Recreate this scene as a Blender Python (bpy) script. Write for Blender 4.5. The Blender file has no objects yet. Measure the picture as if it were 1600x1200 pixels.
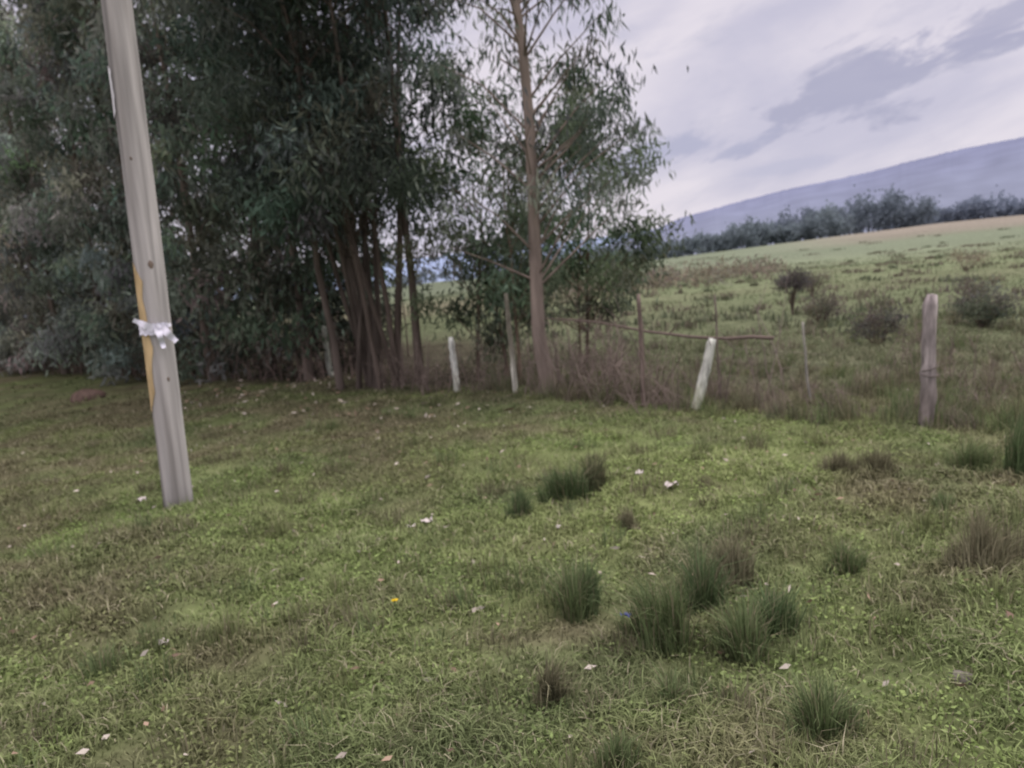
import bpy, math, numpy as np
from mathutils import Vector, Matrix
R = np.random.default_rng(7)
scene = bpy.context.scene

# ------------------------------------------------------------ helpers
_tab = np.random.default_rng(3).random((256,256))
def vnoise(x,y,s=1.0,o=0):
    x=np.asarray(x,float)/s+o*17.3+1000; y=np.asarray(y,float)/s+o*9.7+1000
    xi=np.floor(x).astype(int); yi=np.floor(y).astype(int)
    fx=x-xi; fy=y-yi; fx=fx*fx*(3-2*fx); fy=fy*fy*(3-2*fy)
    a=_tab[xi%256,yi%256]; b=_tab[(xi+1)%256,yi%256]; c=_tab[xi%256,(yi+1)%256]; d=_tab[(xi+1)%256,(yi+1)%256]
    return (a*(1-fx)+b*fx)*(1-fy)+(c*(1-fx)+d*fx)*fy
def sstep(a,b,x):
    t=np.clip((x-a)/(b-a),0,1); return t*t*(3-2*t)
def fence_side(x,y):
    return ((x-3.42)*(8.02-6.3)-(y-6.3)*(1.87-3.42))/2.31
def height(x,y):
    x=np.asarray(x,float); y=np.asarray(y,float)
    d=np.hypot(x,y); az=np.degrees(np.arctan2(x,np.maximum(y,1e-3)))
    near=np.exp(-(d/25)**2)
    z=(vnoise(x,y,1.7,1)-.5)*.17*near+(vnoise(x,y,.6,2)-.5)*.09*near+(vnoise(x,y,.23,3)-.5)*.045*near
    z+=(vnoise(x,y,14,4)-.5)*.35*sstep(14,40,d)*(1-near)
    e=np.clip(.004+(az-12)/12*.0070,0,.0140)*(y>0)
    z+=sstep(70,250,d)*(np.where(az>5,1.0,.6)+225*e)
    return z
def H(x,y): return float(height(np.array([x]),np.array([y]))[0])

def mk(name,V,faces,mats,cols=None,midx=None,smooth=False,parent=None):
    me=bpy.data.meshes.new(name)
    V=np.asarray(V,np.float32)
    me.vertices.add(len(V)); me.vertices.foreach_set('co',V.ravel())
    faces=[np.asarray(f,np.int32) for f in faces if len(f)]
    loops=np.concatenate([f.ravel() for f in faces])
    tot=np.concatenate([np.full(len(f),f.shape[1],np.int32) for f in faces])
    st=np.concatenate([[0],np.cumsum(tot)[:-1]]).astype(np.int32)
    me.loops.add(len(loops)); me.loops.foreach_set('vertex_index',loops)
    me.polygons.add(len(tot)); me.polygons.foreach_set('loop_start',st)
    if midx is not None: me.polygons.foreach_set('material_index',np.asarray(midx,np.int32))
    if smooth: me.polygons.foreach_set('use_smooth',np.ones(len(tot),bool))
    me.update(calc_edges=True)
    if cols is not None:
        a=me.color_attributes.new('Col','FLOAT_COLOR','POINT')
        c=np.ones((len(V),4),np.float32); c[:,:3]=np.clip(cols,0,.9); a.data.foreach_set('color',c.ravel())
    for m in mats: me.materials.append(m)
    o=bpy.data.objects.new(name,me); scene.collection.objects.link(o)
    if parent: o.parent=parent
    return o

class Acc:
    def __init__(s): s.V=[];s.T=[];s.Q=[];s.C=[];s.mT=[];s.mQ=[];s.n=0
    def add(s,V,C,Q=None,T=None,m=0):
        V=np.asarray(V,float).reshape(-1,3); C=np.broadcast_to(np.asarray(C,float),V.shape)
        s.V.append(V); s.C.append(C)
        if Q is not None and len(Q): Q=np.asarray(Q); s.Q.append(Q+s.n); s.mQ.append(np.full(len(Q),m))
        if T is not None and len(T): T=np.asarray(T); s.T.append(T+s.n); s.mT.append(np.full(len(T),m))
        s.n+=len(V)
    def build(s,name,mats,smooth=False,parent=None):
        fs=[];mi=[]
        if s.Q: fs.append(np.concatenate(s.Q)); mi.append(np.concatenate(s.mQ))
        if s.T: fs.append(np.concatenate(s.T)); mi.append(np.concatenate(s.mT))
        return mk(name,np.concatenate(s.V),fs,mats,np.concatenate(s.C),np.concatenate(mi),smooth,parent)

def blades(acc,P,h,w,lean,col,m=0,az=None,simple=False):
    n=len(P); P=np.asarray(P,float)
    if az is None: az=R.random(n)*2*np.pi
    a2=az+np.pi/2+R.normal(0,.7,n)
    L=np.stack([np.cos(az),np.sin(az),np.zeros(n)],1); W=np.stack([np.cos(a2),np.sin(a2),np.zeros(n)],1)*(w/2)[:,None]
    up=np.array([0,0,1.])
    mid=P+up*(h*.6)[:,None]+L*(h*lean*.3)[:,None]
    tip=P+up*(h*(1-.25*np.minimum(lean,2.5)))[:,None]+L*(h*lean)[:,None]
    if simple:
        V=np.stack([P-W,P+W,tip],1).reshape(-1,3); C=np.repeat(col,3,0); b=np.arange(n)[:,None]*3
        acc.add(V,C,T=b+np.array([0,1,2]),m=m); return
    V=np.stack([P-W,P+W,mid-W*.8,mid+W*.8,tip],1).reshape(-1,3)
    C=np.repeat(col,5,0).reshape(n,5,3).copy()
    C[:,:2]*=.8; C[:,4]*=1.1  # root darker, tip lighter: natural blade tone plus a little painted shading
    b=np.arange(n)[:,None]*5
    acc.add(V,C.reshape(-1,3),Q=b+np.array([0,1,3,2]),T=b+np.array([2,3,4]),m=m)

def leaves(acc,P,D,ln,wd,col,m=0):
    n=len(P)
    D=D/np.linalg.norm(D,axis=1)[:,None]
    r=R.normal(size=(n,3)); S=np.cross(D,r); S/=np.linalg.norm(S,axis=1)[:,None]
    N_=np.cross(D,S)
    a=P; t=P+D*ln[:,None]+N_*(ln*.12)[:,None]; mid=P+D*(ln*.4)[:,None]
    V=np.stack([a,mid-S*(wd/2)[:,None],t,mid+S*(wd/2)[:,None]],1).reshape(-1,3)
    b=np.arange(n)[:,None]*4
    acc.add(V,np.repeat(col,4,0),Q=b+np.array([0,1,2,3]),m=m)

def tube(acc,path,rad,sides,col,m=0,cap=False,jit=0.0):
    path=np.asarray(path,float); K=len(path); rad=np.asarray(rad,float)
    tg=np.gradient(path,axis=0); tg/=np.linalg.norm(tg,axis=1)[:,None]+1e-9
    ref=np.array([1.,0,0]) if abs(tg[0][2])>.6 else np.array([0,0,1.])
    A=np.cross(tg,ref); A/=np.linalg.norm(A,axis=1)[:,None]+1e-9; B=np.cross(tg,A)
    th=np.arange(sides)/sides*2*np.pi
    rr=rad[:,None]*(1+jit*R.normal(size=(K,sides)))
    V=path[:,None,:]+rr[...,None]*(A[:,None,:]*np.cos(th)[None,:,None]+B[:,None,:]*np.sin(th)[None,:,None])
    i=np.arange(K-1)[:,None]*sides; j=np.arange(sides)[None,:]; j2=(j+1)%sides
    Q=np.stack([i+j,i+j2,i+sides+j2,i+sides+j],-1).reshape(-1,4)
    V=V.reshape(-1,3); T=None
    if cap:
        V=np.concatenate([V,path[-1:]+tg[-1:]*rad[-1]*.15,path[:1]])
        e=(K-1)*sides; jj=np.arange(sides)
        T=np.concatenate([np.stack([e+jj,e+(jj+1)%sides,np.full(sides,K*sides)],1),np.stack([(jj+1)%sides,jj,np.full(sides,K*sides+1)],1)])
    acc.add(V,col,Q=Q,T=T,m=m)

# ------------------------------------------------------------ materials
def N(nt,t,**k):
    n=nt.nodes.new(t)
    for a,v in k.items(): setattr(n,a,v)
    return n
def vc_mat(name,transl=0.0,nscale=8,amt=.35,bump=0,stretch=None,nd=3):
    m=bpy.data.materials.new(name); m.use_nodes=True; nt=m.node_tree; L=nt.links
    nt.nodes.remove(nt.nodes['Principled BSDF'])
    b=N(nt,'ShaderNodeBsdfDiffuse'); out=nt.nodes['Material Output']
    at=N(nt,'ShaderNodeAttribute',attribute_name='Col'); src=at.outputs['Color']
    if amt>0:
        tc=N(nt,'ShaderNodeTexCoord'); mp=N(nt,'ShaderNodeMapping')
        if stretch: mp.inputs['Scale'].default_value=stretch
        L.new(tc.outputs['Object'],mp.inputs[0])
        no=N(nt,'ShaderNodeTexNoise'); no.inputs['Scale'].default_value=nscale; no.inputs['Detail'].default_value=nd
        L.new(mp.outputs[0],no.inputs['Vector'])
        mr=N(nt,'ShaderNodeMapRange'); mr.inputs[1].default_value=.25; mr.inputs[2].default_value=.75
        mr.inputs[3].default_value=1-amt; mr.inputs[4].default_value=1+amt
        L.new(no.outputs[0],mr.inputs[0])
        mx=N(nt,'ShaderNodeVectorMath',operation='SCALE'); L.new(at.outputs['Color'],mx.inputs[0]); L.new(mr.outputs[0],mx.inputs['Scale'])
        src=mx.outputs[0]
        if bump:
            bp=N(nt,'ShaderNodeBump'); bp.inputs['Strength'].default_value=bump; bp.inputs['Distance'].default_value=.02
            L.new(no.outputs[0],bp.inputs['Height']); L.new(bp.outputs[0],b.inputs['Normal'])
    L.new(src,b.inputs['Color']); L.new(b.outputs[0],out.inputs[0])
    if transl>0:
        tr=N(nt,'ShaderNodeBsdfTranslucent'); L.new(src,tr.inputs[0])
        ms=N(nt,'ShaderNodeMixShader'); ms.inputs[0].default_value=transl
        L.new(b.outputs[0],ms.inputs[1]); L.new(tr.outputs[0],ms.inputs[2])
        L.new(ms.outputs[0],out.inputs[0])
    return m
M_leaf=vc_mat('foliage',.38,1,0)
M_bark=vc_mat('bark',0,7,.45,.6,(1,1,.18))
M_grass=vc_mat('grass_blades',.2,1,0)
M_far=vc_mat('far_foliage',.4,1,0)
M_ground=vc_mat('ground_turf',0,3.0,.45,.5,nd=6)
M_twig=vc_mat('dry_twigs',0,1,0)
M_wood=vc_mat('weathered_wood',0,9,.42,.6,(1.5,1.5,.08),nd=8)
M_post=vc_mat('weathered_post',0,22,.5,.8,(1,1,.22),nd=8)
M_hill=vc_mat('hill_surface',0,.012,.10,0,nd=8)
M_paint=vc_mat('painted_wood',0,14,.35,.3,(1,1,.3),nd=6)
M_paper=vc_mat('paper',0,12,.08)
M_stone=vc_mat('stone',0,12,.4,.6)

# ------------------------------------------------------------ colours of ground
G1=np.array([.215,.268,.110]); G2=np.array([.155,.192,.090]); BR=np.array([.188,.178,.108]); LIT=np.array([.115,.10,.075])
YG=np.array([.262,.315,.130])
def row_dist(x,y):
    dx,dy=16.5,-14.6; n=math.hypot(dx,dy)
    return (dx*(y-11.8)-dy*(x+.8))/n
def gcol(x,y):
    x=np.asarray(x,float); y=np.asarray(y,float); d=np.hypot(x,y)
    a=sstep(.25,.75,vnoise(x,y,1.3,5)*.5+vnoise(x,y,.4,6)*.3+vnoise(x,y,.15,7)*.2)[:,None]
    c=G1*(1-a)+G2*a
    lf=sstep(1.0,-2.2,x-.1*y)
    b=sstep(.42,.86,vnoise(x,y,1.9,8)*.40+vnoise(x,y,.5,9)*.38+vnoise(x,y,.17,10)*.22+.10*lf)[:,None]
    c=c*(1-b)+BR*b
    br=(np.exp(-(((x-.9)/1.9)**2+((y-5.4)/2.0)**2))*sstep(.2,.6,vnoise(x,y,.8,33)))[:,None]; c=c*(1-.8*br)+YG*.8*br
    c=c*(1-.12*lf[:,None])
    f=sstep(0,2.5,fence_side(x,y))[:,None]
    n2=vnoise(x,y,5,11)[:,None]; n3=vnoise(x,y,22,12)[:,None]
    fc=np.array([.175,.210,.118])*(1-n2*.35)+np.array([.195,.185,.125])*(n2*.35)
    near=sstep(15,7,d)[:,None]; fc=fc*(1-.45*near)+np.array([.16,.14,.11])*.45*near
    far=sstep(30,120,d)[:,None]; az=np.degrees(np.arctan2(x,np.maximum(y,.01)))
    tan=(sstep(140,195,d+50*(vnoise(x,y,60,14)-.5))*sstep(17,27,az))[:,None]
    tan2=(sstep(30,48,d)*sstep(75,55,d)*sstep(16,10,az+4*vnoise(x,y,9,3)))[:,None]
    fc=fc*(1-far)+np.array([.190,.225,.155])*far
    fc=fc*(1-.85*tan)+np.array([.27,.24,.20])*.85*tan
    fc=fc*(1-.6*tan2)+np.array([.25,.225,.16])*.6*tan2
    fc=fc*(.88+.24*n3)*(.93+.14*vnoise(x,y*.35,9,44)[:,None])
    c=c*(1-f)+fc*f
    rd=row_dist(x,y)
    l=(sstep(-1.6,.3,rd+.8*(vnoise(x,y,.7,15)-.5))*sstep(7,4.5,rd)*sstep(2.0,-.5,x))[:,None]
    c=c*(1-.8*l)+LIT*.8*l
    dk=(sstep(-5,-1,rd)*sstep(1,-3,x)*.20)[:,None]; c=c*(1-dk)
    return c
n=560; t=np.linspace(-1,1,n); b=8.0; ss=3.2*np.sinh(b*t)
X,Y=np.meshgrid(ss+1,ss+6,indexing='ij'); X=X.ravel(); Y=Y.ravel()
V=np.stack([X,Y,height(X,Y)],1)
i,j=np.meshgrid(np.arange(n-1),np.arange(n-1),indexing='ij'); k=(i*n+j).ravel()
gd=np.hypot(X,Y)
mk('ground',V,[np.stack([k,k+n,k+n+1,k+1],1)],[M_ground],gcol(X,Y)*(.58+.25*sstep(10,60,gd))[:,None],None,True)  # colour darkened in place of missing turf self-shadow, less so far off

# ------------------------------------------------------------ grass
def polar(n,r0,r1,a0,a1):
    r=R.uniform(r0,r1,n); a=np.radians(R.uniform(a0,a1,n)); return r*np.sin(a),r*np.cos(a),r
acc=Acc()
x,y,r=polar(430000,1.0,15,-48,50)
cl=vnoise(x,y,.35,21)*.55+vnoise(x,y,.12,22)*.45
keep=R.random(len(x))<(.45+.85*sstep(.3,.65,cl))
rd=row_dist(x,y); keep&=~((rd>-.3)&(x<1)&(R.random(len(x))<.75))
x,y,r,cl=x[keep],y[keep],r[keep],cl[keep]
h=(.016+.075*cl**1.7+.05*R.random(len(x))**4)*(1+.6*sstep(-.5,1,fence_side(x,y)))
w=.0034+.0010*r
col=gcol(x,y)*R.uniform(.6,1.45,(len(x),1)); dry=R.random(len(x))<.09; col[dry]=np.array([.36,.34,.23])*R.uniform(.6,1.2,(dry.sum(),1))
P=np.stack([x,y,height(x,y)-.005],1); ln_=R.uniform(.3,1.7,len(x)); nr=r<6
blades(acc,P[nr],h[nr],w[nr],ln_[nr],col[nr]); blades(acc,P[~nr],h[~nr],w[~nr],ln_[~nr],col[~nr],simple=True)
x,y,r=polar(110000,1.0,9,-48,50); cl=vnoise(x,y,.3,41); k=R.random(len(x))<sstep(.3,.7,cl); x,y,r=x[k],y[k],r[k]
D=R.normal(size=(len(x),3)); D[:,2]=np.abs(D[:,2])*.35
leaves(acc,np.stack([x,y,height(x,y)+R.uniform(.005,.035,len(x))],1),D,R.uniform(.012,.026,len(x))*(1+.05*r),R.uniform(.008,.014,len(x))*(1+.1*r),gcol(x,y)*np.array([.97,1.05,.9])*R.uniform(.75,1.5,(len(x),1)))
x,y,r=polar(120000,14,85,-45,50)
cl=vnoise(x,y,1.4,23)*.6+vnoise(x,y,.5,24)*.4; keep=(R.random(len(x))<sstep(.3,.7,cl))&~((row_dist(x,y)>-.3)&(x<1)&(row_dist(x,y)<6))
x,y,r,cl=x[keep],y[keep],r[keep],cl[keep]
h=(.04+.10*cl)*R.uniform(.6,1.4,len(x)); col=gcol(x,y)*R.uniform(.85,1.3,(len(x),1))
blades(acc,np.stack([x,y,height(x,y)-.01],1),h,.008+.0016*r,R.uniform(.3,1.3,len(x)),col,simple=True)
acc.build('grass',[M_grass])

def tussock_into(acc,x,y,h,w,col,n=None):
    n=n or int(200+2300*w)
    lo=R.normal(0,.18,2)
    a=R.random(n)*2*np.pi; rr=R.random(n)**.7*w*.42*(1+.4*np.sin(a*2+R.random()*6)+.25*np.sin(a*3+R.random()*6))
    px=x+rr*np.cos(a); py=y+rr*np.sin(a)
    hh=h*R.uniform(.2,1.2,n)*(1-.35*np.clip(rr/(w*.42+1e-6),0,1)**2)*(.7+.6*vnoise(px,py,.06,3))
    c=np.array(col)*R.uniform(.6,1.5,(n,1)); dr=R.random(n)<.14; c[dr]=np.array([.27,.25,.16])*R.uniform(.7,1.2,(dr.sum(),1))
    az=np.arctan2(np.sin(a)*.6+lo[1]*3,np.cos(a)*.6+lo[0]*3)+R.normal(0,.8,n)
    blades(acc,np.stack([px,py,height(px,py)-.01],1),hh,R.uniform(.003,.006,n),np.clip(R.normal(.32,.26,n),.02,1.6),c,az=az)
DG=(.105,.150,.070); MG=(.145,.190,.088); BG=(.165,.16,.10)
for (x,y,h,w,c) in [(.25,5.17,.34,.22,DG),(.35,5.2,.32,.2,DG),(.52,5.36,.28,.22,(.13,.14,.08)),(-.03,4.98,.20,.15,DG),(.20,3.47,.25,.18,MG),(.26,3.5,.22,.16,DG),(.55,3.08,.40,.26,MG),(.5,3.2,.3,.2,MG),
    (.78,3.35,.34,.20,DG),(.84,2.96,.25,.20,MG),(1.02,3.1,.25,.18,DG),(.03,2.7,.18,.13,BG),(.47,2.64,.15,.11,MG),(.89,2.34,.24,.18,MG),(.97,2.4,.18,.16,MG),
    (1.53,3.54,.14,.2,MG),(2.42,5.07,.18,.3,BG),(2.2,5.2,.17,.25,BG),(3.15,4.6,.40,.42,DG),(2.12,3.4,.24,.36,BG),(.63,4.46,.17,.11,BG),
    (.215,2.31,.14,.14,MG),(2.37,4.18,.12,.16,MG),(3.0,4.95,.25,.3,MG),(.97,3.55,.27,.2,BG)]:
    a=Acc(); tussock_into(a,x,y,h,w,c); a.build('grass_tussock',[M_grass])
a=Acc()
for _ in range(340):
    r=R.uniform(1.8,11); t=math.radians(R.uniform(-42,45)); x,y=r*math.sin(t),r*math.cos(t)
    tussock_into(a,x,y,R.uniform(.07,.17),R.uniform(.2,.6),[MG,BG,(.19,.22,.10),(.16,.19,.09)][R.integers(4)],150)
a.build('pasture_tufts',[M_grass])
a=Acc()
for _ in range(440):
    s=R.uniform(-.25,2.6); off=R.exponential(.9)
    x=3.42-1.55*s+off*.74+R.normal(0,.15); y=6.3+1.72*s+off*.67+R.normal(0,.15)
    if R.random()<.35: x=R.uniform(3,10); y=R.uniform(6.5,15)
    if fence_side(x,y)<-.1: continue
    tussock_into(a,x,y,R.uniform(.12,.36),R.uniform(.2,.5),[MG,BG,(.20,.17,.14),(.15,.165,.10)][R.integers(4)],110)
for _ in range(380):
    r=14*(150/14)**R.random(); t=math.radians(R.uniform(-2,46)); x,y=r*math.sin(t),r*math.cos(t)
    k=30; aa=R.random(k)*6.28; w=R.uniform(.2,.8)*(1+r/120); px=x+R.normal(0,w*.4,k); py=y+R.normal(0,w*.3,k)
    c=np.array([(.15,.16,.105),(.18,.165,.125),(.14,.165,.105)][R.integers(3)])*R.uniform(.85,1.15,(k,1))
    blades(a,np.stack([px,py,height(px,py)-.02],1),R.uniform(.1,.30,k),np.full(k,.01+.0014*r),R.uniform(.2,.9,k),c)
a.build('field_weeds',[M_grass])

# ------------------------------------------------------------ trees
def add_crown(acc,cs,cr,nl,ln,wd,col,droop=.9,cv=.35):
    for c,r_,k in zip(cs,cr,nl):
        k=max(3,int(k))
        P=np.asarray(c)+R.normal(size=(k,3))*np.array([r_,r_,r_*.8])*.5
        D=R.normal(size=(k,3))*.6; D[:,2]-=droop
        cc=np.array(col)*np.clip(R.normal(1,cv),.45,1.9)*R.uniform(.7,1.35,(k,1))
        cc=cc*(1+R.normal(0,.07,3))
        leaves(acc,P,D,ln*R.uniform(.6,1.25,k),wd*R.uniform(.7,1.2,k),cc,m=1)
def tree(name,x,y,Ht,r0,lo,Rad,ncl,lpc,ln,wd,col,bark=(.16,.12,.09),stems=1,spread=0,clr=.5,lean=(0,0),droop=.9,prof=None,sides=8,top_r=.25,cv=.35,extra=()):
    acc=Acc(); z0=H(x,y); K=12; paths=[]
    for s in range(stems):
        a=R.random()*6.28; sp=spread*R.uniform(.3,1) if stems>1 else 0
        bx=x+(R.normal(0,.26) if stems>1 else 0); by=y+(R.normal(0,.2) if stems>1 else 0)
        hh=Ht*(R.uniform(.75,1) if stems>1 else 1); t=np.linspace(0,1,K)
        wob=np.cumsum(R.normal(0,.02,(K,2)),0)*hh/6; wob[0]=0
        p=np.stack([bx+math.cos(a)*sp*t**1.1+lean[0]*t*hh+wob[:,0],by+math.sin(a)*sp*t**1.1+lean[1]*t*hh+wob[:,1],z0-.1+t*hh],1)
        rb=r0*(R.uniform(.45,1.0) if stems>1 else 1)
        rad=rb*((1-t)*(1-top_r)+top_r*(1-t*.8))*(1+.25*np.exp(-t*hh/.15)); tube(acc,p,rad,sides,np.array(bark)*R.uniform(.8,1.2),m=0,jit=.03); paths.append(p)
    cs=[];cr=[];nl=[]
    def limb(p,hz,c,rr):
        hb=max(hz-rr*.75-.1,lo*.6); bx,by=np.interp(z0+hb,p[:,2],p[:,0]),np.interp(z0+hb,p[:,2],p[:,1])
        b0=np.array([bx,by,z0+hb]); mid=(b0+c)/2+np.array([0,0,.06*rr])+R.normal(0,.05,3)
        tube(acc,[b0,mid,c],[r0*.14+.004,r0*.08+.003,.004],4,np.array(bark)*.9,m=0)
    for q in range(ncl):
        p=paths[R.integers(len(paths))]; u=R.random(); hz=lo+(Ht-lo)*u
        pr=prof(u) if prof else (math.sin(math.pi*min(1,.25+.75*u)*.98)**.6)
        a=R.random()*6.28; rr=Rad*pr*math.sqrt(R.random())
        cx,cy=np.interp(z0+hz,p[:,2],p[:,0]),np.interp(z0+hz,p[:,2],p[:,1])
        c=np.array([cx+rr*math.cos(a),cy+rr*math.sin(a),z0+hz+R.normal(0,.15)])
        limb(p,hz,c,rr)
        cs.append(c); cr.append(clr*R.uniform(.6,1.3)); nl.append(lpc*R.uniform(.5,1.5))
    for (ex,ey,ez,er,en) in extra:
        c=np.array([ex,ey,ez]); limb(paths[0],ez-z0,c,math.hypot(ex-x,ey-y)); cs.append(c); cr.append(er); nl.append(en)
    add_crown(acc,cs,cr,nl,ln,wd,col,droop,cv)
    return acc.build(name,[M_bark,M_leaf])
E='eucalyptus_tree'
DK=np.array((.098,.125,.100)); MK=(.120,.158,.100); HZ=np.array((.235,.265,.245))  # HZ: haze painted into leaf colour, stronger towards the far left
def profA(u): return 1.0-.5*u
ext=[(1.9,10.0,3.3,.22,60),(1.7,10.1,3.35,.25,60),(1.4,9.9,3.5,.25,60),(1.5,9.8,4.6,.25,60),(1.3,9.6,5.0,.3,80),(1.5,10,5.6,.3,90),(1.25,9.7,4.2,.2,50),
     (1.7,10.2,2.4,.2,35),(1.3,10.1,2.6,.25,50),(-.4,9.9,3.4,.25,50),(-.5,9.8,4.2,.3,60),(-.1,9.7,5.0,.3,70)]
tree(E,.49,10.0,9.5,.100,2.1,1.3,62,75,.18,.030,(.130,.155,.122),bark=(.235,.195,.165),clr=.42,droop=1.5,prof=profA,top_r=.38,extra=ext)
tree(E,-2.3,12.8,12,.085,3.0,1.9,260,185,.20,.045,DK,bark=(.12,.10,.085),stems=9,spread=2.6,clr=.55)
tree(E,-1.75,12.3,10,.075,2.6,1.1,80,120,.19,.042,DK,bark=(.11,.09,.075),stems=5,spread=1.6,clr=.5)
tree(E,1.0,12.6,4.1,.035,.9,1.25,70,120,.15,.035,MK,clr=.4,stems=3,spread=.7,cv=.25)
tree(E,-.45,12.4,4.4,.035,.8,1.1,62,120,.15,.035,MK,clr=.4,stems=3,spread=.7,cv=.25)
tree(E,.12,10.9,3.2,.03,1.2,.7,24,80,.14,.032,MK,clr=.3,cv=.25)
tree(E,-3.1,15.4,9,.07,1.0,1.2,70,100,.21,.055,DK*.95,bark=(.12,.10,.085),clr=.5)
front=[(-3.9,14.8),(-5.0,15.9),(-6.1,16.6),(-7.5,17.8),(-9.0,18.9),(-10.6,20.2),(-12.3,21.7),(-14.2,23.3),(-16.2,25.2),(-18.4,27.0),(-20.8,29)]
for q,(x,y) in enumerate(front):
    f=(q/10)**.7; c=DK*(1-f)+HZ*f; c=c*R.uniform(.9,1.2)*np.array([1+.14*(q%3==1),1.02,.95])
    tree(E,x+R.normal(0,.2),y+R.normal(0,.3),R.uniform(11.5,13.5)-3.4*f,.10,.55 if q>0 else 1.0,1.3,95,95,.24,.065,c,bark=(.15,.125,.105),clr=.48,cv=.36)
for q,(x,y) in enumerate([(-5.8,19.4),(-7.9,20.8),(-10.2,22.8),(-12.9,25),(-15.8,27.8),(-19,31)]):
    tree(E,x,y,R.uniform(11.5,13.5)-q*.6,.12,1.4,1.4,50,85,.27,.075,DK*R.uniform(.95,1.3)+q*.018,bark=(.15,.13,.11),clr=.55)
a=Acc()
for q in range(250):
    s=R.random()**1.15; x=-2.9-18*s+R.normal(0,.4); y=14.1+14.8*s+R.uniform(-.2,2.8)
    zz=R.uniform(.2,1.0) if R.random()<.65 else R.uniform(.8,2.2)
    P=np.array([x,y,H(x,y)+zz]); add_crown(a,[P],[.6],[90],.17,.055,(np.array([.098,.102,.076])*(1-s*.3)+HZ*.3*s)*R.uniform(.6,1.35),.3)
    p0=np.array([x,y,H(x,y)]); tube(a,[p0,(p0+P)/2+R.normal(0,.05,3),P],[.02,.014,.006],4,(.15,.12,.10),m=0)
a.build('undergrowth_shrubs',[M_bark,M_leaf])

def shrub(name,x,y,h,w,col,nl=900,stem=.1,ln=.09,wd=.025):
    a=Acc(); z=H(x,y)
    for q in range(16):
        an=R.random()*6.28; rr=w/2*math.sqrt(R.random())
        c=np.array([x+rr*math.cos(an),y+rr*math.sin(an),z+stem+(h-stem)*R.uniform(.3,.9)])
        tube(a,[[x,y,z-.03],[x+rr*.3*math.cos(an),y+rr*.3*math.sin(an),z+stem],c],[.015,.011,.004],4,(.15,.12,.1))
        add_crown(a,[c],[.2*w+.05],[nl/14],ln,wd,col,-.3,.15)
    a.build(name,[M_twig,M_leaf])
shrub('shrub',6.9,18.5,1.0,.7,(.11,.105,.10),1500,stem=.5)
shrub('shrub',7.9,12.7,.55,.95,(.12,.13,.10),1600)
shrub('shrub',18,30,.75,1.5,(.22,.20,.15))
shrub('shrub',3.0,28,2.4,3.2,(.13,.165,.11),3500,.5,.16,.05)
shrub('shrub',9.6,24,.7,.9,(.15,.14,.11))
shrub('shrub',5.6,11.6,.5,.7,(.14,.13,.11))
shrub('shrub',9.9,16.2,.5,.9,(.15,.15,.12))
shrub('shrub',6.2,15.2,.55,.8,(.16,.15,.12))
a=Acc()
for q in range(90):
    y=R.uniform(38,64); x=y*R.uniform(.02,.36); z=H(x,y)
    add_crown(a,[[x,y,z+.3]],[R.uniform(.6,1.1)],[60],.3,.09,np.array([.22,.195,.15])*R.uniform(.65,1.15),-.6,.1)
a.build('field_scrub',[M_twig,M_leaf])

# ------------------------------------------------------------ distant tree belts
a=Acc()
def belt(r0,az0,az1,n_,h0,h1,col,k=260,sd=3):
    for q in range(n_):
        fq=(q+R.random())/n_; az=math.radians(az0+(az1-az0)*fq); r=r0+R.uniform(-8,12); x,y=r*math.sin(az),r*math.cos(az); z=H(x,y)
        g=.45+.75*vnoise(np.array([fq*n_]),np.array([r0]),6,sd)[0]+R.normal(0,.09); hh=(h0+(h1-h0)*fq)*max(.4,g)
        w=hh*R.uniform(.32,.55)
        tube(a,[[x,y,z],[x,y,z+hh*.7]],[.25,.12],4,np.array(col)*.8)
        nb=6; B=np.stack([R.normal(0,w*.45,nb),R.normal(0,w*.4,nb),hh*R.uniform(.2,.82,nb)],1); bi=R.integers(0,nb,k)
        P=np.array([x,y,z])+B[bi]+R.normal(size=(k,3))*hh*.10
        P[:,2]=np.maximum(P[:,2],z+.1)
        leaves(a,P,R.normal(size=(k,3)),np.full(k,r0*.0036),np.full(k,r0*.0026),np.array(col)*R.uniform(.85,1.12)*R.uniform(.85,1.15,(k,1)),m=1)
belt(250,7,24,84,5.8,8.8,(.20,.245,.265))  # belt colours lightened and blued: aerial haze painted into the foliage
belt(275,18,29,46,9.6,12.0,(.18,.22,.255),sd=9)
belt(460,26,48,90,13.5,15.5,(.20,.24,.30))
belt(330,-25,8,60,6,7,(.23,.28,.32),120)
a.build('distant_tree_belt',[M_twig,M_far])

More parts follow.
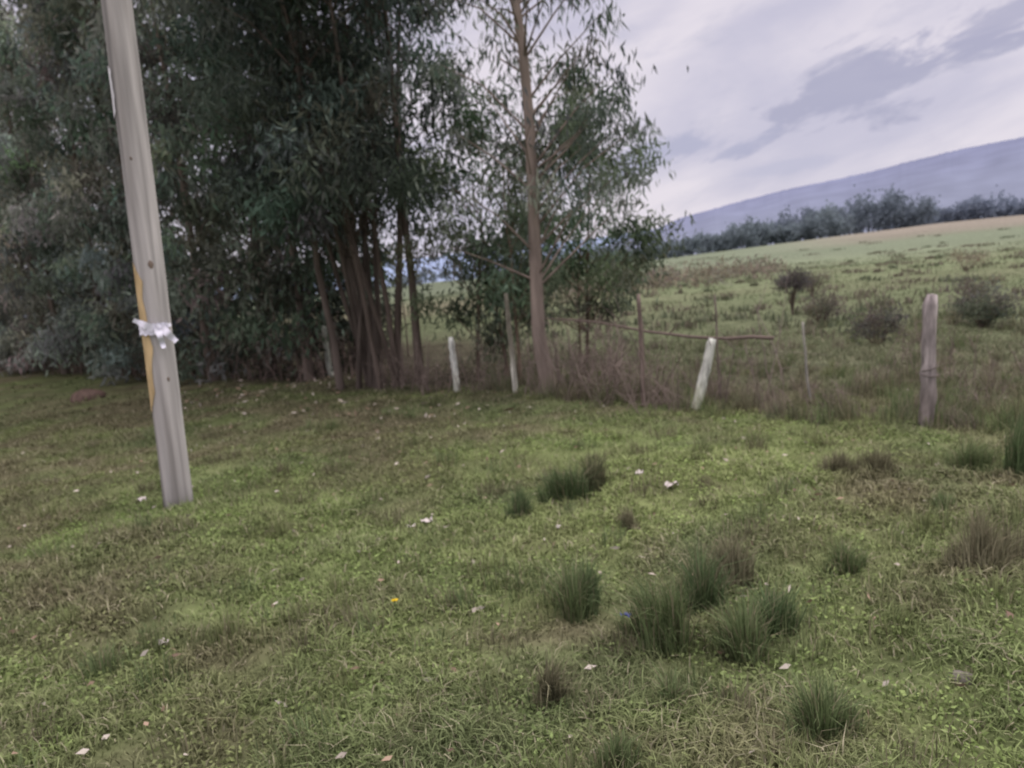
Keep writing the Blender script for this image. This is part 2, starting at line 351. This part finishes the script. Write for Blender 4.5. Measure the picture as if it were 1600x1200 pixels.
# ------------------------------------------------------------ hills
def hill(name,R0,R1,azs,tans,col1,col2,seed,rough=.002):
    na,nr=520,16; az=np.linspace(azs[0],azs[-1],na); tt=np.interp(az,azs,tans)
    ker=np.ones(25)/25; tt=np.convolve(np.pad(tt,12,'edge'),ker,'valid')
    top=rough*(vnoise(az*.5,az*0,1.0,seed)-.5)+.0012*(vnoise(az*8,az*0,1.0,seed+1)-.3)*(vnoise(az*1.2,az*0,1.,seed+5)>.45)
    V=[];C=[]
    for k in range(nr):
        f=k/(nr-1); rr=R0+(R1-R0)*f; rr_=rr+60*(vnoise(az*.4,az*0+f*2,1,seed+2)-.5)*(1-f)
        z=(tt+top*f)*R1*(f**.9)+(vnoise(az*.5,az*0+f*3,1,seed+3)-.5)*14*math.sin(math.pi*f)-4*(1-f)
        V.append(np.stack([rr_*np.sin(np.radians(az)),rr_*np.cos(np.radians(az)),z],1))
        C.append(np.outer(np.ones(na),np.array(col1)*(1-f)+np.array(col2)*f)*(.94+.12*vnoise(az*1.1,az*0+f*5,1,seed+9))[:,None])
    V=np.concatenate(V); i,j=np.meshgrid(np.arange(nr-1),np.arange(na-1),indexing='ij'); k=(i*na+j).ravel()
    mk(name,V,[np.stack([k,k+1,k+na+1,k+na],1)],[M_hill],np.concatenate(C),None,True)
hill('hill',1300,2500,[2,7,10,14,20.5,26.6,30,34,42,55,70],[.006,.022,.033,.053,.069,.079,.087,.092,.10,.10,.07],(.175,.20,.25),(.165,.185,.265),31)  # blue-grey of both hills is aerial haze put into the base colour
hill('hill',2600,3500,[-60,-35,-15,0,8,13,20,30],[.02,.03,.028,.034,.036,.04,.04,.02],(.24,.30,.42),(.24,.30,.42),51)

# ------------------------------------------------------------ utility pole
px,py=-2.82,6.15; pz=H(px,py)
def pole_c(h): return np.array([px+.036*h,py,pz+h])
def pole_r(h): return .112-.0012*h
pole=bpy.data.objects.new('utility_pole',None); scene.collection.objects.link(pole)
a=Acc(); hs=np.linspace(-.3,8.5,90); K,S=len(hs),32; V=[];C=[]
th=np.arange(S)/S*2*np.pi
for h in hs:
    rr=pole_r(max(h,0))*(1+.05*(vnoise(np.cos(th)*1.5,np.sin(th)*1.5+h*1.1,1,5)-.5)+.05*(vnoise(np.zeros(S),np.full(S,h*2.3),1,15)-.5)+.05*np.exp(-max(h,0)/.15))
    c=pole_c(h); V.append(np.stack([c[0]+rr*np.cos(th),c[1]+rr*np.sin(th),np.full(S,c[2])],1))
    g=vnoise(np.cos(th)*2,np.sin(th)*2+h*.8,1,8)[:,None]; g2=sstep(.5,.9,vnoise(np.cos(th)*4,np.sin(th)*4+h*.5,1,18))[:,None]
    cc=np.array([.45,.435,.42])*(1-.5*g)+np.array([.26,.24,.215])*(.5*g); cc=cc*(1-.4*g2)
    cc=cc*(1-.5*math.exp(-max(h,0)/.10)); C.append(cc)
i,j=np.meshgrid(np.arange(K-1),np.arange(S),indexing='ij'); k=(i*S+j).ravel(); k2=(i*S+(j+1)%S).ravel()
V=np.concatenate(V); top=len(V); V=np.vstack([V,pole_c(8.52)])
C=np.vstack([np.concatenate(C),[.3,.28,.25]])
a.add(V,C,Q=np.stack([k,k2,k2+S,k+S],1),T=[[(K-1)*S+q,(K-1)*S+(q+1)%S,top] for q in range(S)])
a.build('shaft',[M_wood],True,pole)
def shell(name,h0,h1,a0,a1,off,col,mat,ragged=0,nh=24,na=10,bulge=0):
    a=Acc(); V=[]
    for u in np.linspace(0,1,nh):
        h=h0+(h1-h0)*u
        tp=1 if bulge else min(1,u/.12,(1-u)/.12)
        e0=a0+ragged*(vnoise(np.array([u*9]),np.array([1.]),1,3)[0]-.5); e1=a0+(a1-a0)*(.35+.65*tp)+ragged*(vnoise(np.array([u*9]),np.array([5.]),1,4)[0]-.5)
        for v in np.linspace(0,1,na):
            t=math.radians(e0+(e1-e0)*v); rr=pole_r(h)*1.04+off+bulge*R.random(); c=pole_c(h+ragged*.0004*R.normal())
            V.append([c[0]+rr*math.cos(t),c[1]+rr*math.sin(t),c[2]])
    i,j=np.meshgrid(np.arange(nh-1),np.arange(na-1),indexing='ij'); k=(i*na+j).ravel()
    a.add(V,col,Q=np.stack([k,k+1,k+na+1,k+na],1)); a.build(name,[mat],True,pole)
shell('yellow_stripe',.80,1.98,190,262,.002,(.50,.38,.21),M_paint,24,40)
shell('white_strip',3.05,3.45,190,236,.003,(.7,.7,.72),M_paint,10)
shell('paper_band',1.41,1.50,185,330,.008,(.74,.74,.82),M_paper,14,8,26,.012)
a=Acc()
cdir=np.array([.417,-.909,0]); sd=np.array([.909,.417,0])
def strip(p0,d,L,w,curl):
    V=[];p=np.array(p0,float);d=np.array(d,float);K=9
    wv=np.cross(d,cdir); wv/=np.linalg.norm(wv)
    for k in range(K):
        ww=w*(1-.5*k/K)*R.uniform(.8,1.1); V+= [p-wv*ww/2,p+wv*ww/2]; p=p+d*L/K+cdir*curl*math.sin(k*1.1)*.02
    a.add(V,(.74,.74,.82),Q=[[2*k,2*k+1,2*k+3,2*k+2] for k in range(K-1)])
c=pole_c(1.46)+cdir*.145
strip(c+sd*.03,sd*.6+np.array([0,0,-.8]),.17,.07,1); strip(c+sd*.0,sd*.95+np.array([0,0,.15]),.12,.06,-1)
strip(c-sd*.03,-sd*.8+np.array([0,0,.5]),.18,.06,1); strip(c,sd*.15+np.array([0,0,-1]),.18,.06,1)
a.build('paper_loose_ends',[M_paper],False,pole)
a=Acc()
for h,t,s_ in [(1.95,300,1.5),(2.75,275,.8),(1.05,312,1.0)]:
    cc=pole_c(h); t=math.radians(t); nrm=np.array([math.cos(t),math.sin(t),0]); tv=np.array([-math.sin(t),math.cos(t),0]); c0=cc+nrm*(pole_r(h)*1.03)
    V=[c0+nrm*.003]+[c0+tv*.013*s_*math.cos(q)*R.uniform(.7,1.2)-nrm*.004+np.array([0,0,.022*s_*math.sin(q)*R.uniform(.7,1.2)]) for q in np.arange(8)*math.pi/4]
    a.add(V,(.17,.135,.11),T=[[0,1+q,1+(q+1)%8] for q in range(8)])
a.build('knots',[M_wood],False,pole)

# ------------------------------------------------------------ fence posts
def post(x,y,h,r,col,lean=(0,0),col2=None,name='fence_post',mat=M_post):
    a=Acc(); z=H(x,y); K=14; t=np.linspace(0,1,K)
    p=np.stack([x+lean[0]*t*h+np.cumsum(R.normal(0,.004,K)),y+lean[1]*t*h,z-.12+t*(h+.12)],1)
    rad=r*(1-.15*t)*(1+R.normal(0,.05,K)); rad[-1]*=.8
    tube(a,p,rad,12,col,cap=True,jit=.07)
    Cc=a.C[0]=a.C[0].copy(); zz=a.V[0][:,2]-z
    if col2 is not None:
        f=sstep(h*.5,h*.15,zz+R.normal(0,.04,len(zz)))[:,None]; Cc[:]=Cc*(1-f)+np.array(col2)*f
    Cc*=R.uniform(.8,1.15,(len(zz),1))
    return a.build(name,[mat],False)
GW=(.30,.27,.26)
post(3.42,6.30,1.09,.062,GW,(.10,0),(.21,.185,.17))
post(1.87,8.02,.74,.055,(.50,.52,.46),(.36,.1),(.36,.38,.29))
post(-.78,10.8,.78,.05,(.56,.58,.53),(-.05,0),(.5,.52,.44))
post(.03,10.3,1.35,.038,(.2,.19,.15),(0,0),(.5,.5,.43))
post(1.44,8.46,1.25,.028,(.19,.15,.13),(.02,0))
post(-3.35,14.3,.95,.055,(.32,.34,.29),(-.04,0))
post(3.05,7.75,.85,.014,(.28,.27,.24),(-.06,0))
post(2.25,8.3,1.2,.012,(.18,.15,.13),(.03,0))
post(5.9,3.9,1.1,.06,GW,(.02,0))
a=Acc(); z=H(3.42,6.3)
for q in range(2):
    hh=.44+q*.04; tt=np.linspace(0,2*np.pi,16); cx=3.42+.1*hh
    tube(a,np.stack([cx+.068*np.cos(tt),6.3+.068*np.sin(tt),z+hh+.02*np.sin(tt+q*2)],1),[.005]*16,5,(.17,.15,.135))
a.build('wire_binding',[M_twig])
a=Acc(); t=np.linspace(0,1,14)
p=np.stack([.35+2.4*t,10.2-2.2*t,.98+H(1.5,9)-.33*t+.03*np.sin(t*7)],1)+np.cumsum(R.normal(0,.008,(14,3)),0)
tube(a,p,.008+.014*t,7,(.16,.13,.11),cap=True,jit=.06)
for k in (3,5,8): tube(a,[p[k],p[k]+np.array([.15,-.1,.16])],[.009,.003],5,(.16,.13,.11))
a.build('fallen_branch',[M_twig])

def brush(acc,x,y,h,n_,col,sp=.35,r=.006):
    z=H(x,y)
    for q in range(n_):
        bx,by=x+R.normal(0,sp*.5),y+R.normal(0,sp*.5); d=np.array([R.normal(0,.28),R.normal(0,.28),1.]); p=np.array([bx,by,z-.03]); P=[p]; hh=h*R.uniform(.5,1.1)
        for k in range(5):
            d=d+R.normal(0,.14,3); p=p+d/np.linalg.norm(d)*hh/5; P.append(p)
        tube(acc,P,np.linspace(r,r*.35,6),4,np.array(col)*R.uniform(.7,1.3))
        for k in range(5):
            s=P[R.integers(1,5)]; dd=R.normal(size=3)*.7; dd[2]+=.35; L=hh*R.uniform(.15,.4)
            tube(acc,[s,s+dd*L*.5+R.normal(0,.01,3),s+dd*L],[r*.5,r*.4,r*.25],3,np.array(col)*R.uniform(.8,1.3))
a=Acc()
for (x,y,h,n_) in [(1.15,9.1,.95,30),(1.45,8.6,.95,24),(.9,9.5,1.15,30),(.45,9.9,1.0,22),(1.2,9.7,.9,24),(-.3,10.7,.8,24),(-1.2,11.2,.8,30),(-1.7,11.9,.9,24),(2.2,8.3,.8,10),(2.7,7.9,.65,8),(1.6,8.3,.7,18),(3.0,7.2,.5,10),
                   (4.6,8.2,.6,14),(5.2,9.4,.7,16),(5.5,7.8,.55,14),(4.2,7.0,.45,12),(6.2,9,.6,14)]:
    brush(a,x,y,h,n_,(.20,.165,.14))
a.build('dry_brush',[M_twig])
a=Acc()
for (x,y,h,n_) in [(2.25,8.2,1.25,2),(2.9,8.6,1.15,2),(3.3,9.5,1.2,2),(1.8,10.5,1.5,2),(.75,9.6,1.3,3)]:
    brush(a,x,y,h,n_,(.19,.16,.14),.1,.009)
a.build('dead_saplings',[M_twig])
a=Acc()
for q in range(150):
    s=R.random(); x=-1.8-16*s+R.normal(0,.3); y=12.9+13.5*s+R.uniform(-.3,.8); brush(a,x,y,R.uniform(.4,1.5),3,(.18,.14,.12),.4,.008)
a.build('dead_undergrowth',[M_twig])

# ------------------------------------------------------------ litter
a=Acc(); n_=560
x,y,r=polar(n_,1.8,11,-40,40)
P=np.stack([x,y,height(x,y)+R.uniform(.02,.05,n_)],1); D=R.normal(size=(n_,3)); D[:,2]*=.25
pal=np.array([[.44,.39,.33],[.30,.22,.16],[.46,.42,.36],[.22,.16,.12]])
leaves(a,P,D,R.uniform(.025,.065,n_),R.uniform(.012,.025,n_),pal[R.integers(0,4,n_)])
x=R.uniform(-6,1.5,300); y=R.uniform(9,15,300); k=(row_dist(x,y)>-3)&(row_dist(x,y)<2); x,y=x[k],y[k]; n2=len(x)
P=np.stack([x,y,height(x,y)+.04],1); D=R.normal(size=(n2,3)); D[:,2]*=.25
leaves(a,P,D,R.uniform(.06,.12,n2),R.uniform(.02,.04,n2),pal[R.integers(0,4,n2)])
a.build('fallen_leaves',[M_paper])
def scrap(name,x,y,s,col):
    a=Acc(); g=5; V=[]
    z=H(x,y)+.035
    for i in range(g):
        for j in range(g): V.append([x+(i/(g-1)-.5)*s+R.normal(0,s*.06),y+(j/(g-1)-.5)*s*.7+R.normal(0,s*.06),z+R.normal(0,s*.13)])
    a.add(V,col,Q=[[i*g+j,(i+1)*g+j,(i+1)*g+j+1,i*g+j+1] for i in range(g-1) for j in range(g-1)]); a.build(name,[M_paper])
for (x,y,s) in [(-.68,5.15,.08),(-1.75,3.42,.05),(.20,4.45,.04),(1.0,5.0,.08),(-3.2,6.3,.07),(.85,5.35,.06),(-.78,5.1,.05)]:
    scrap('paper_scrap',x,y,s,(.52,.48,.45))
scrap('plastic_scrap',.42,3.35,.045,(.07,.09,.28))
a=Acc(); x,y=-.68,3.6; z=H(x,y)
tube(a,[[x,y,z],[x+.004,y,z+.075]],[.002,.0015],4,(.1,.16,.05))
for q in range(9):
    t=q/9*6.28; leaves(a,np.array([[x+.004,y,z+.075]]),np.array([[math.cos(t),math.sin(t),.25]]),np.array([.02]),np.array([.011]),np.array([[.75,.55,.04]]))
a.build('yellow_flower',[M_paper])
def rock(name,x,y,sx,sy,sz,col):
    import bmesh
    bm=bmesh.new(); bmesh.ops.create_icosphere(bm,subdivisions=3,radius=1)
    for v in bm.verts:
        k=1+.5*(vnoise(np.array([v.co.x*1.3+v.co.z]),np.array([v.co.y*1.3]),1,6)[0]-.5)
        v.co=Vector((v.co.x*sx*k,v.co.y*sy*k,v.co.z*sz*k))
    V=np.array([v.co[:] for v in bm.verts])+np.array([x,y,H(x,y)]); F=np.array([[v.index for v in f.verts] for f in bm.faces]); bm.free()
    mk(name,V,[F],[M_stone],np.outer(np.ones(len(V)),col),None,True)
rock('stone',1.55,2.62,.045,.04,.03,(.15,.14,.12))
rock('soil_mound',-8.0,14.6,.35,.3,.22,(.11,.08,.065))

# ------------------------------------------------------------ world
w=bpy.data.worlds.new('World'); scene.world=w; w.use_nodes=True; nt=w.node_tree; L=nt.links
bg=nt.nodes['Background']
SUN_EL,SUN_AZ=55,80
sky=N(nt,'ShaderNodeTexSky',sky_type='NISHITA'); sky.sun_disc=False; sky.sun_elevation=math.radians(SUN_EL); sky.sun_rotation=math.radians(SUN_AZ)
tc=N(nt,'ShaderNodeTexCoord'); sp=N(nt,'ShaderNodeSeparateXYZ'); L.new(tc.outputs['Generated'],sp.inputs[0])
def MA(op,a,b=None,c=None,clamp=False):
    m=N(nt,'ShaderNodeMath',operation=op); m.use_clamp=clamp
    for i_,v in enumerate((a,b,c)):
        if v is None: continue
        if isinstance(v,(int,float)): m.inputs[i_].default_value=v
        else: L.new(v,m.inputs[i_])
    return m.outputs[0]
az=MA('ARCTAN2',sp.outputs[0],sp.outputs[1]); el=MA('ARCSINE',sp.outputs[2])
ca=N(nt,'ShaderNodeCombineXYZ'); L.new(az,ca.inputs[0]); L.new(MA('MULTIPLY',MA('SUBTRACT',el,MA('MULTIPLY',az,.18)),2.8),ca.inputs[1])
def noise(scale,det,off,vec,dist=0,rough=.5):
    mp=N(nt,'ShaderNodeMapping'); mp.inputs['Location'].default_value=off; L.new(vec,mp.inputs[0])
    no=N(nt,'ShaderNodeTexNoise'); no.inputs['Scale'].default_value=scale; no.inputs['Detail'].default_value=det; no.inputs['Distortion'].default_value=dist; no.inputs['Roughness'].default_value=rough
    L.new(mp.outputs[0],no.inputs['Vector']); return no.outputs[0]
def ramp(v,a,b):
    m=N(nt,'ShaderNodeMapRange',interpolation_type='SMOOTHSTEP'); L.new(v,m.inputs[0]); m.inputs[1].default_value=a; m.inputs[2].default_value=b; return m.outputs[0]
def mix(f,c1,c2):
    m=N(nt,'ShaderNodeMix',data_type='RGBA')
    if isinstance(f,(int,float)): m.inputs[0].default_value=f
    else: L.new(f,m.inputs[0])
    for k_,c_ in ((6,c1),(7,c2)):
        if isinstance(c_,tuple): m.inputs[k_].default_value=(*c_,1)
        else: L.new(c_,m.inputs[k_])
    return m.outputs[2]
big=noise(3.0,6,(3.1,1.2,0),ca.outputs[0],.3); fine=noise(9,8,(0,5,0),ca.outputs[0],.3,.6)
base=mix(ramp(big,.35,.65),(.60,.575,.70),(.82,.76,.83))
base=mix(MA('MULTIPLY',ramp(fine,.5,.72),.45),base,(.52,.51,.64))
wob=noise(8,9,(1,2.35,3),ca.outputs[0],.3,.62)
def bank(a0,e0,la,le,slope,k=6.0,amt=.85):
    da=MA('SUBTRACT',az,math.radians(a0)); de=MA('SUBTRACT',MA('SUBTRACT',el,math.radians(e0)),MA('MULTIPLY',da,slope))
    u=MA('DIVIDE',da,math.radians(la)); v=MA('DIVIDE',de,math.radians(le))
    r2=MA('ADD',MA('MULTIPLY',u,u),MA('MULTIPLY',v,v))
    f=MA('ADD',MA('SUBTRACT',1.0,r2),MA('MULTIPLY',MA('SUBTRACT',wob,.5),k))
    return MA('MULTIPLY',ramp(f,0,.9),amt)
base=mix(bank(25,9.8,8.5,2.6,.15),base,(.42,.415,.555))
base=mix(bank(33,12.8,8,1.9,.28),base,(.44,.43,.57))
base=mix(bank(13,7.2,8,1.2,.10),base,(.46,.46,.61))
base=mix(bank(21,5.4,4,.6,.05,4,.5),base,(.5,.5,.65))
base=mix(MA('MULTIPLY',ramp(sp.outputs[2],.07,.0),.6),base,(.72,.675,.78))
base=mix(ramp(sp.outputs[2],-.01,-.06),base,(.12,.14,.09))
sk=N(nt,'ShaderNodeVectorMath',operation='SCALE'); L.new(sky.outputs[0],sk.inputs[0]); sk.inputs['Scale'].default_value=.10
base=mix(.06,base,sk.outputs[0])
br=MA('ADD',1.0,MA('MULTIPLY',ramp(sp.outputs[2],.38,.9),2.4))
warm=mix(ramp(sp.outputs[2],.38,.8),(1,1,1),(1.08,1.0,.92))
fs=N(nt,'ShaderNodeVectorMath',operation='SCALE'); L.new(base,fs.inputs[0]); L.new(br,fs.inputs['Scale'])
fm=N(nt,'ShaderNodeVectorMath',operation='MULTIPLY'); L.new(fs.outputs[0],fm.inputs[0]); L.new(warm,fm.inputs[1])
L.new(fm.outputs[0],bg.inputs[0]); bg.inputs[1].default_value=1.0

sd_=bpy.data.lights.new('sun','SUN'); sd_.energy=1.5; sd_.angle=math.radians(30); sd_.color=(1,.97,.93)
so=bpy.data.objects.new('sun',sd_); scene.collection.objects.link(so)
e_,a_=math.radians(SUN_EL),math.radians(SUN_AZ)
dv=Vector((math.cos(e_)*math.sin(a_),math.cos(e_)*math.cos(a_),math.sin(e_))); so.rotation_euler=dv.to_track_quat('Z','Y').to_euler()

# ------------------------------------------------------------ camera
cd=bpy.data.cameras.new('camera'); cam=bpy.data.objects.new('camera',cd); scene.collection.objects.link(cam); scene.camera=cam
cd.lens=27; cd.sensor_width=36; cd.clip_end=12000; cd.clip_start=.05
p,r=math.radians(8.1),math.radians(5.5)
fw=Vector((0,math.cos(p),-math.sin(p))); up=Vector((0,math.sin(p),math.cos(p))); rt=Vector((1,0,0))
cr=rt*math.cos(r)-up*math.sin(r); cu=rt*math.sin(r)+up*math.cos(r)
cam.matrix_world=Matrix((( cr.x,cu.x,-fw.x,0),(cr.y,cu.y,-fw.y,0),(cr.z,cu.z,-fw.z,1.6),(0,0,0,1)))
cd.dof.use_dof=True; cd.dof.focus_distance=1.5; cd.dof.aperture_fstop=4.0
scene.view_settings.view_transform='Standard'; scene.view_settings.look='None'; scene.view_settings.exposure=0
